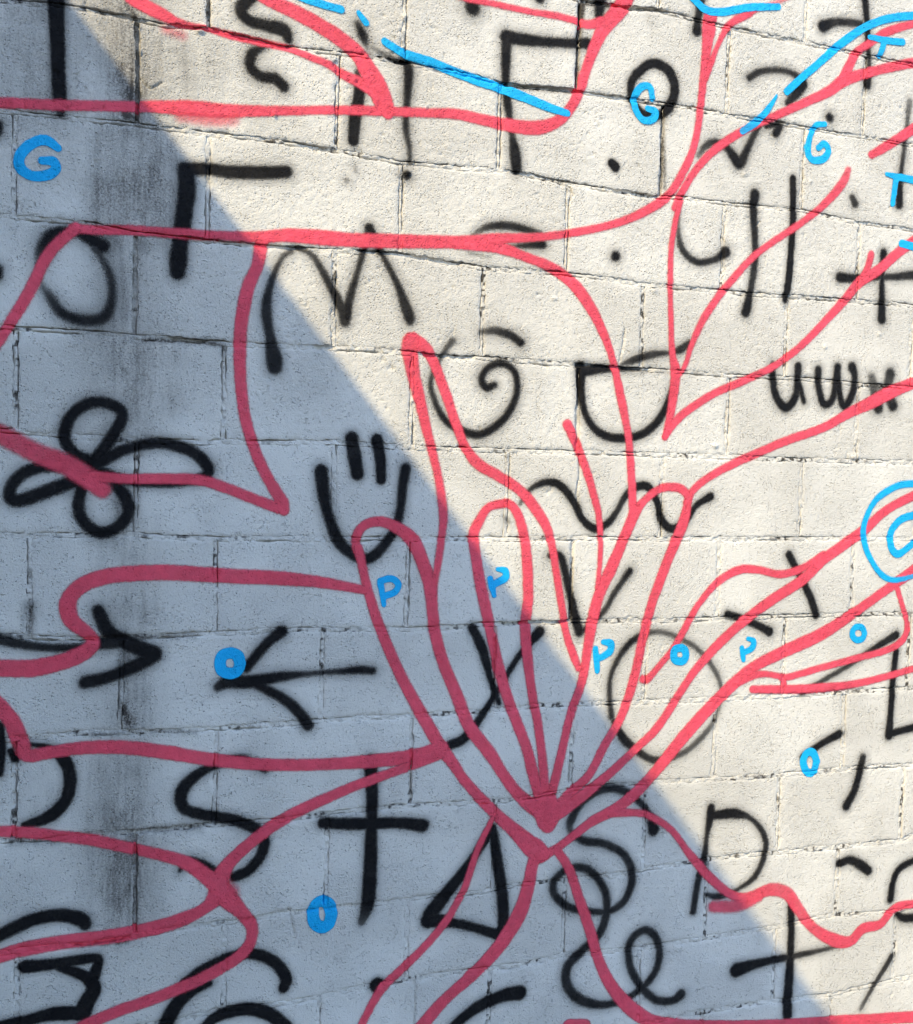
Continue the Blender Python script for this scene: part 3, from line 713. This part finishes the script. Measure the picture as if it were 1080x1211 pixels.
BLACK = [
 (PL, 'upright black bar crossed by the level red line', ['66,-8,17 68,50,15 69,88,14 71,118,14 72,134,9,.8'], 2.6),
 ('painted_dot', 'black spray blob cut off beside the blue G', ['-4,155,12 -3,148']),
 (LT, 'large black right-angled letter like an upside-down L', ['218,200,15 250,200,13 270,203,14 308,204,14 339,203,13', '220,202,18 221,225,19 218,250,18 213,288,17 211,308,19 210,322,16']),
 (LT, 'black rounded letter with an open top in the shade', ['121,291,16 108,283,14 88,274,12 63,278,15 51,295,15,.9 46,315,9,.6 48,333,8,.5 60,353,11,.8 75,371,12,.9 100,379,13 123,375,13,.9 132,356,10,.85 131,328,9,.8 121,306,8,.8 113,293,11'], 5),
 ('petal', 'petal', ['113,543,13 133,516,13 145,491,12 133,479,12 108,476,12 85,491,13 76,516,13 88,536,12 108,546,13'], 'flower'),
 ('petal', 'petal', ['113,549,14 150,531,12 188,524,12 225,533,13 245,551,13 241,564,11 200,572,9 150,568,11 120,558,12'], 'flower'),
 ('petal', 'petal', ['83,551,12 45,553,13 20,566,13 11,584,13 23,592,14 63,578,15 95,566,14'], 'flower'),
 ('petal', 'petal', ['97,574,12 93,601,13 101,619,13 120,630,13 142,621,13 152,605,13 148,588,14 136,573,12'], 'flower'),
 (LT, 'black letter S beside the level red line, upper of two', ['310,-12,12 295,-3,15 285,12,13 295,24,12 315,30,13 335,35,15 341,46,10']),
 (LT, 'short black letter S below the slanting red line', ['313,55,6,.8 299,63,11,1 296,78,11 308,90,11 325,93,12 335,102,12']),
 ('painted_dot', 'soft black dash below a blue dab', ['423,28,8,.8 430,43,10,1 434,55,5,.6'], 4.5),
 (PL, 'short black bar crossing the level red line', ['423,85,6,.8 425,110,12,1 420,140,13 418,166,12'], 2.6),
 (PL, 'thin black upright stroke with a hooked start', ['440,56,3,.6 470,71,6,.8 483,78,11,1 481,125,8,.95 480,150,8,.9 484,175,6,.85 485,192,5,.8', '481,207,10'], 4),
 (PL, 'faint grey spray speckles under a bed joint', ['410,213,6,.45', '420,197,3,.5 421,202,3'], 4),
 (LT, 'large black letter M crossed by a head joint', ['346,296,6,.75 333,306,6,.8 320,336,8,.9 315,366,12 319,396,11 324,423,18 325,434,16', '352,293,6,.8 370,303,7,.8 388,333,9,.9 405,366,12 408,380,12', '409,375,12 415,348,9,.9 426,311,7,.85 436,275,10,.9', '437,270,11 455,306,7,.85 470,336,8,.9 483,371,13 485,380,9']),
 (LT, 'large black angular letter crossed by the blue stroke', ['599,44,15 640,49,11 675,51,10 694,51,12', '599,42,13 598,75,11 598,100,9 601,125,10,.95 605,155,7,.85 609,180,13,1 611,199,12']),
 ('painted_dot', 'soft black dot beside the sloping red line', ['559,9,17'], 5),
 ('painted_dot', 'black spray blob cut off above a bed joint', ['638,-3,12']),
 (PL, 'short black upright dash by the deep joint', ['711,-8,12 710,5,12 708,19,10']),
 (SY, 'black ring around a small blue letter', ['752,88,10 770,75,10 790,83,11 798,105,11 791,127,11 776,137,9 760,133,8 748,118,9 746,100,9 752,88,9'], 2.8),
 ('painted_dot', 'round black dot above the bed joint, upper of a pair', ['724,193,10 728,197,11'], 2),
 ('painted_dot', 'soft black dot below a bed joint, lower of a pair', ['728,303,11'], 4),
 (PL, 'black smudged arc beside the long red line', ['558,278,4,.6 578,268,8,.85 603,267,9,.95 625,272,8,.9 640,275,4,.7', '598,292,3,.6 623,290,7,.9 642,289,9,1', '555,299,4,.4 580,304,3,.3']),
 (PL, 'short black upright dash under the blue curl', ['829,-4,12,.9 826,20,9,.9 824,37,11,1']),
 (LT, 'black letter like a lowercase t under the blue arc', ['1022,-8,9 1025,25,8 1026,50,7 1028,75,6,.85 1026,100,10,1', '973,31,13 990,26,9,.9 1018,28,8,.85']),
 (SY, 'soft black question mark beside the blue arc', ['886,92,8,.9 898,85,8,.9 918,83,7,.85 935,86,7,.85 950,97,9,1 945,106,12 932,121,9,.9', '906,149,5 922,148,8 918,157,10'], 4),
 (PL, 'black wavy check stroke under the red branch', ['826,184,6,.6 834,173,8,.8 845,168,9,.85 858,173,8,.9 868,185,11,1 875,193,12 883,178,9,.95 890,163,8,.9 897,150,7,.9'], 4),
 ('painted_dot', 'soft black dot beside the spiral blue letter', ['981,139,10'], 4.5),
 (PL, 'upright black bar, shorter of a pair', ['893,230,12 891,250,10 893,300,8,.9 891,320,9,.9 888,341,8,.9 884,362,11,1 882,369,11']),
 (PL, 'upright black bar with a crisp edge, taller of a pair', ['938,211,8 938,250,8 935,300,8 933,325,9 929,354,8'], 2.4),
 ('painted_dot', 'small hollow black dot near a red leaf edge', ['1008,234,8,.8 1011,241,9,.85'], 3.4),
 (PL, 'thin soft black stroke behind the blue T', ['1076,120,8,.5 1071,163,6,.75 1066,200,6,.85 1064,225,8,1 1063,242,10']),
 (LT, 'black hook shaped letter crossing a head joint', ['803,250,3,.5 802,275,6,.7 808,297,8,.85 825,310,8,.9 845,307,8,.9 858,298,12,1']),
 ('painted_dot', 'small black dot above the black cross', ['1045,299,9']),
 (SY, 'black cross partly covered by a red leaf edge', ['993,328,11 1010,329,9 1035,328,7,.9 1060,327,8 1090,324,11', '1044,303,7 1043,333,7 1043,358,9 1043,377,11']),
 (SY, 'black spiral with a separate arc above it', ['535,403,8,.7 523,420,6,.75 510,448,6,.8 514,473,7,.9 528,498,8,1 553,512,9 573,512,9 598,493,9 611,466,8 610,443,8 598,431,8 580,433,8 570,446,8 575,458,9 585,455,7', '568,393,5,.6 585,391,9,.8 603,396,9,.95 616,405,9,1'], 3.8),
 (LT, 'black cup shaped letter with a flared arm', ['687,434,13 687,446,11 688,466,8 693,491,8 708,511,9 730,518,9 758,514,9 778,498,9 790,476,8 795,453,4,.7', '689,439,12 710,436,10 735,436,6,.9 758,437,4,.7', '735,431,4,.7 748,426,8,.85 773,419,8,.85 793,417,5,.8 805,413,9,.9 815,406,8,.8'], 3.4),
 ('letter', 'black lowercase letter u with a tail', ['914,429,5,.8 914,443,9,1 918,468,9 930,482,10 942,466,9 944,433,9', '944,450,8 951,475,6'], 'word'),
 ('letter', 'black lowercase letter w between two bed joints', ['968,437,9 968,456,8 974,477,9 985,471,8 991,434,9', '991,440,8 993,466,8 999,480,9 1008,466,9 1011,446,8 1008,434,11'], 'word'),
 ('letter', 'smudged black lowercase letter n under a red line', ['1031,446,10,.6 1036,468,14,.75 1039,482,13,.95', '1034,462,10,.6 1048,458,10,.6', '1053,442,13,.9 1050,461,12,.7 1056,479,13,.95'], 4.5, 'word'),
 ('mouth', 'black smiling mouth stroke', ['380,557,15 383,583,14 388,607,12 400,639,13 420,657,12 438,660,12 455,644,11 468,624,10 474,600,10 476,578,11 480,554,12'], 'face'),
 ('eye', 'short black eye stroke above the smile, thicker of a pair', ['416,518,14 419,536,15 423,560,14'], 2.8, 'face'),
 ('eye', 'short black eye stroke above the smile, thinner of a pair', ['446,520,13 450,543,12 451,567,11'], 2.4, 'face'),
 (SY, 'black wavy line crossing two red stems', ['615,596,4,.6 628,578,6,.85 648,570,8,1 665,576,9 680,596,9 688,613,8 703,625,9 718,619,8 730,604,7,.9 740,586,8,.9 755,575,9,1 768,577,9 778,596,8 782,614,9 793,625,9 808,619,9 823,598,7 840,587,9'], 2.8),
 (PL, 'faint grey smudge inside the middle fingertip', ['600,616,7,.5 598,612,5,.4'], 5),
 (SY, 'black check mark between red fingers', ['650,657,6 663,659,9 673,699,9 685,747,11', '690,745,6 713,724,7,.85 728,699,7,.85 745,675,8,.95']),
 (LT, 'black letter X behind the red middle finger', ['559,743,10 570,766,11 580,801,8 590,831,6', '638,747,12 615,774,7 598,801,7 580,831,8 563,856,9 548,874,11 532,881,10'], 2.8),
 (SY, 'thin black circle behind red finger edges', ['723,848,7,.9 721,806,6,.85 733,776,7,.9 750,756,8,.95 773,747,6,.7 795,751,6,.65 823,766,6,.7 843,789,6,.7 853,814,5,.65 850,841,5,.5 835,866,7,.65 810,889,7,.7 778,899,8,.8 758,891,8,.9 738,874,10,1 725,852,6,.9'], 3.6),
 (SY, 'black arrow head on a line in the shade', ['-8,755,12,.9 0,756,12,.9 38,764,10 75,766,9 108,764,9 130,760,14 150,758,14', '116,722,13 128,746,15 150,760,16 182,773,17', '183,775,15 163,786,14 130,800,13 101,807,14'], 3.4),
 (LT, 'black letter K on its side in the shade', ['258,812,10,.9 270,806,14,1 295,806,14 333,800,11 370,796,6,.85 400,794,7,.9 425,792,9,1 441,793,8', '291,790,11 315,761,11 333,747,13', '303,809,10 335,826,11 355,844,12 364,857,13'], 3.6),
 (LT, 'black curved letter like a D below the wavy red line', ['36,880,5 55,884,8 70,892,12 80,906,13 83,924,13 78,946,13 58,966,13 30,976,9', '0,858,9 2,890,9 1,916,6', '12,888,6 18,898,9'], 2.4),
 (LT, 'large black letter S crossing a bed joint in the shade', ['313,910,8 285,897,10 255,905,9 233,916,12 215,936,14 218,956,12 243,964,12 270,968,12 295,976,12 311,988,12 310,1008,12 295,1028,12 277,1037,11'], 3),
 (PL, 'black hook showing along a red line', ['213,1029,5 222,1016,5 240,1021,8 260,1033,8']),
 (SY, 'large black plus sign in the shade', ['438,900,15 440,946,13 439,983,13 438,1021,15 435,1068,15 428,1090,9,.7', '382,973,12 420,974,13 470,973,12 500,976,14'], 3),
 (SY, 'black triangle beside the broad red stalk', ['582,980,10 555,1021,11 533,1050,14 512,1077,17 507,1088,18', '508,1087,18 540,1092,10 565,1098,10 588,1105,12', '590,1103,12 595,1093,13 594,1058,13 588,1016,12 583,983,10'], 3),
 (SY, 'black curly scrawl with loops below the red knot', ['773,981,14 766,960,8,.9 742,937,9 715,933,9 690,948,8,.9 676,968,10,.85 675,983,7,.75 690,994,9,.9 715,998,9 738,1011,9 748,1036,10 740,1063,9 723,1077,8 698,1078,8 673,1073,9 656,1058,9 656,1041,9 673,1027,9 695,1028,9 713,1048,9 718,1073,10 710,1103,10 690,1123,10 671,1143,11 671,1166,11 688,1183,11 715,1188,9 740,1181,8 763,1165,9 778,1141,9 778,1113,9 763,1100,9 746,1113,9 744,1138,9 756,1164,9 775,1182,9 795,1183,9 805,1176,12'], 3.6),
 (LT, 'black letter D at the shadow edge', ['841,955,9 840,966,10 836,988,6,.9 833,1013,8 825,1046,8 820,1078,8', '843,964,9 868,962,11 888,968,6,.9 903,986,7 905,1008,7 893,1036,7,.9 870,1053,5,.85 850,1060,8,.9 835,1058,5,.8'], 3.2),
 (SY, 'black plus sign crossing the shadow edge', ['871,1147,16 898,1139,10 935,1131,8,.9 960,1126,6,.85 990,1119,4,.7', '935,1071,8 936,1088,9 935,1121,9 933,1158,11 931,1183,12 931,1200,12'], 3.2),
 (PL, 'black comma-like stroke below the blue ring', ['1020,896,9,.9 1017,912,9,1 1010,936,9 1001,953,10']),
 (PL, 'short thick bent black dash on sunlit blocks', ['993,1021,9 1005,1017,9 1018,1023,11 1027,1030,10']),
 (LT, 'black rounded letter cut by a wavy red line', ['1053,1063,9 1056,1043,8 1065,1026,8 1090,1014,8', '1061,1081,6 1070,1086,9 1090,1084,9']),
 (PL, 'thin slanting black stroke on sunlit blocks', ['1054,1131,7,.85 1035,1163,6,.8 1018,1193,5,.6'], 3),
 (PL, 'short black slash crossing a red finger edge', ['933,656,9 945,679,8 958,706,9 965,727,9'], 3),
 (PL, 'short black dash crossing a bed joint', ['860,726,8 875,731,8 895,739,8 910,747,10'], 3.2),
 (PL, 'long black slash tapering into a red line', ['1060,751,9 1035,766,7,.9 1005,786,6,.8 973,805,6,.8 950,819,8,.8'], 3),
 (LT, 'black letter L crossed by a red line', ['1060,770,8 1056,806,8 1053,844,8 1051,869,11', '1052,868,9 1065,864,8 1090,858,9'], 3),
 (PL, 'short black dash leading to a blue ring', ['993,868,9 973,879,8 950,895,8'], 3),
 (PL, 'thick black arc over the lowest red line', ['-8,1109,14 0,1106,14 38,1088,14 70,1082,14 95,1087,15 101,1093,13'], 2.8),
 (LT, 'black numeral like a three drawn with sharp corners', ['30,1143,14 63,1140,12 100,1134,11 116,1134,10 113,1148,12 108,1160,15', '70,1143,9 100,1154,12 111,1168,15 102,1186,17 98,1197,18', '98,1198,16 63,1199,14 30,1207,12 -6,1214,12'], 2.2),
 (LT, 'black letter S crossed by the lowest red line', ['336,1168,12 338,1156,13 325,1138,12 300,1128,12 270,1131,9 238,1146,9 218,1161,9', '248,1163,7 228,1172,11 212,1184,15 200,1203,16 194,1220,16'], 2.6),
 (PL, 'black arc cut off along the lower edge', ['242,1216,12 252,1205,12 270,1197,13 295,1193,14 320,1200,14 338,1214,14'], 2.4),
 ('painted_dot', 'round black dot beside a thin red line', ['446,1165,16'], 2.6),
 (PL, 'thick black stroke rising to a blunt end', ['534,1218,12 540,1210,11 565,1191,13 595,1177,14 614,1174,16'], 2.8),
 (PL, 'black spray mark cut off beside a red slanting line', ['-4,325,12 -4,318']),
]

DRAWINGS = {
 'hand': ('painted_hand', 'large coral red line drawing of a hand with spread fingers', (645, 1010)),
 'face': ('painted_smiley', 'black smiling face drawn with two upright eye strokes', (430, 660)),
 'word': ('painted_word', 'small black lowercase lettering row above a rising red line', (980, 485)),
 'flower': ('painted_flower', 'black outlined flower with four petals in the shade', (115, 560)),
}


def run_past(p):
    """a line that leaves the picture goes on along the wall for a while"""
    def out(q):
        x, y = project(np.array([q[0]]), np.array([q[1]]))
        return x[0] < -2 or x[0] > PW + 2 or y[0] < -2 or y[0] > PH + 2
    def ext(end, prev):
        d = (end[:2] - prev[:2]); d = d / (np.hypot(*d) + 1e-9)
        k = np.linspace(0.05, 0.30, 6)
        bend = random.uniform(-0.9, 0.9)
        n = np.array([-d[1], d[0]])
        pts = end[:2] + k[:, None] * d + (bend * k ** 2)[:, None] * n
        return np.column_stack([pts, np.full(6, end[2]), np.full(6, end[3])])
    if len(p) > 3 and out(p[-1]): p = np.vstack([p, ext(p[-1], p[-4])])
    if len(p) > 3 and out(p[0]): p = np.vstack([ext(p[0], p[3])[::-1], p])
    return p

SEEN = {}
def lay(name, label, strokes, mat, lift, soft_px, parent=None, reach=1.3, wid=1.0, run_on=False):
    polys = [parse(s) for s in strokes]
    if run_on:
        polys = [run_past(p) for p in polys]
    for p in polys:
        p[:, 2] *= wid
    soft = soft_px / 560.0
    A = np.vstack(polys)
    pad = A[:, 2].max() + soft * (1 + 2 * reach)
    x0, x1 = A[:, 0].min() - pad, A[:, 0].max() + pad
    y0, y1 = A[:, 1].min() - pad, A[:, 1].max() + pad
    VV, QQ, CC, OO, n = [], [], [], [], 0
    for pi, (v, q, off, bx0, bx1, by0, by1) in enumerate(PIECES):
        if bx1 < x0 or bx0 > x1 or by1 < y0 or by0 > y1:
            continue
        m = (v[:, 0] > x0) & (v[:, 0] < x1) & (v[:, 2] > y0) & (v[:, 2] < y1)
        if not m.any():
            continue
        cov = np.full(len(v), -9.0); op = np.ones(len(v))
        vi = np.nonzero(m)[0]
        s, t = v[vi, 0], v[vi, 2]
        s = s + 0.0006 * vnoise(s, t, 0.012, 3); t = t + 0.0006 * vnoise(s, t, 0.012, 4)
        best = np.full(len(vi), -9.0); bo = np.ones(len(vi))
        for p in polys:
            pr = p[:, 2].max() + soft * (1 + 2 * reach)
            l0 = p[:, 0].min() - pr; l1 = p[:, 0].max() + pr; l2 = p[:, 1].min() - pr; l3 = p[:, 1].max() + pr
            mm = (s > l0) & (s < l1) & (t > l2) & (t < l3)
            if not mm.any():
                continue
            c, o = stroke_cov(p, s[mm], t[mm], soft)
            b0 = best[mm]; o0 = bo[mm]
            w = c > b0
            b0[w] = c[w]; o0[w] = o[w]
            best[mm] = b0; bo[mm] = o0
        cov[vi] = best; op[vi] = bo
        fm = (cov[q] > -reach).any(1)
        # where the same colour already covers fully, a second coat changes nothing
        seen = SEEN.setdefault((mat.name, pi), np.zeros(len(v)))
        fm &= ~(seen[q] > 1.05).all(1)
        solid = op > 0.94
        seen[solid] = np.maximum(seen[solid], cov[solid])
        if not fm.any():
            continue
        qs = q[fm]
        used, inv = np.unique(qs, return_inverse=True)
        vv = v[used] + off[used] * lift
        VV.append(vv); QQ.append(inv.reshape(-1, 4) + n); CC.append(np.clip(cov[used], -1.5, 2.5)); OO.append(op[used])
        n += len(used)
    if not VV:
        print('EMPTY MARK', name, label); return
    o = new_mesh(name, np.vstack(VV), np.vstack(QQ), mat, attrs={'cov': np.concatenate(CC), 'op': np.concatenate(OO)})
    if parent is None:
        o['label'] = label
        o['category'] = CATS[name]
    else:
        o.parent = parent
        o.matrix_parent_inverse = Matrix.Translation(-parent.location)
    return o

CATS = {'painted_line': 'painted line', 'painted_dot': 'painted dot', 'painted_letter': 'letter', 'painted_symbol': 'symbol',
        'painted_flower': 'flower drawing', 'painted_smiley': 'smiley drawing', 'painted_hand': 'hand drawing', 'painted_word': 'word'}
def drawing(name, label, px):
    e = bpy.data.objects.new(name, None)
    COL.objects.link(e)
    p = unproject([px])[0][0]
    e.location = (p[0], 0, p[1])
    e.empty_display_size = 0.02
    e['label'] = label; e['category'] = CATS[name]
    return e
DRAW = {k: drawing(*v) for k, v in DRAWINGS.items()}
def lay_all(marks, mat, lift, dsoft, **kw):
    for i, (name, label, strokes, *rest) in enumerate(marks):
        soft = dsoft; par = None
        for r in rest:
            if isinstance(r, str): par = DRAW[r]
            else: soft = r
        lay(name, label, strokes, mat, lift + 0.000010 * i, soft, par, **kw)



lay_all(BLACK, MAT_BLACK, 0.00030, 3.6, reach=1.0, wid=1.14)
lay_all(RED, MAT_RED, 0.00110, 2.2, reach=0.4, run_on=True)
lay_all(BLUE, MAT_BLUE, 0.00165, 1.0, reach=0.28)
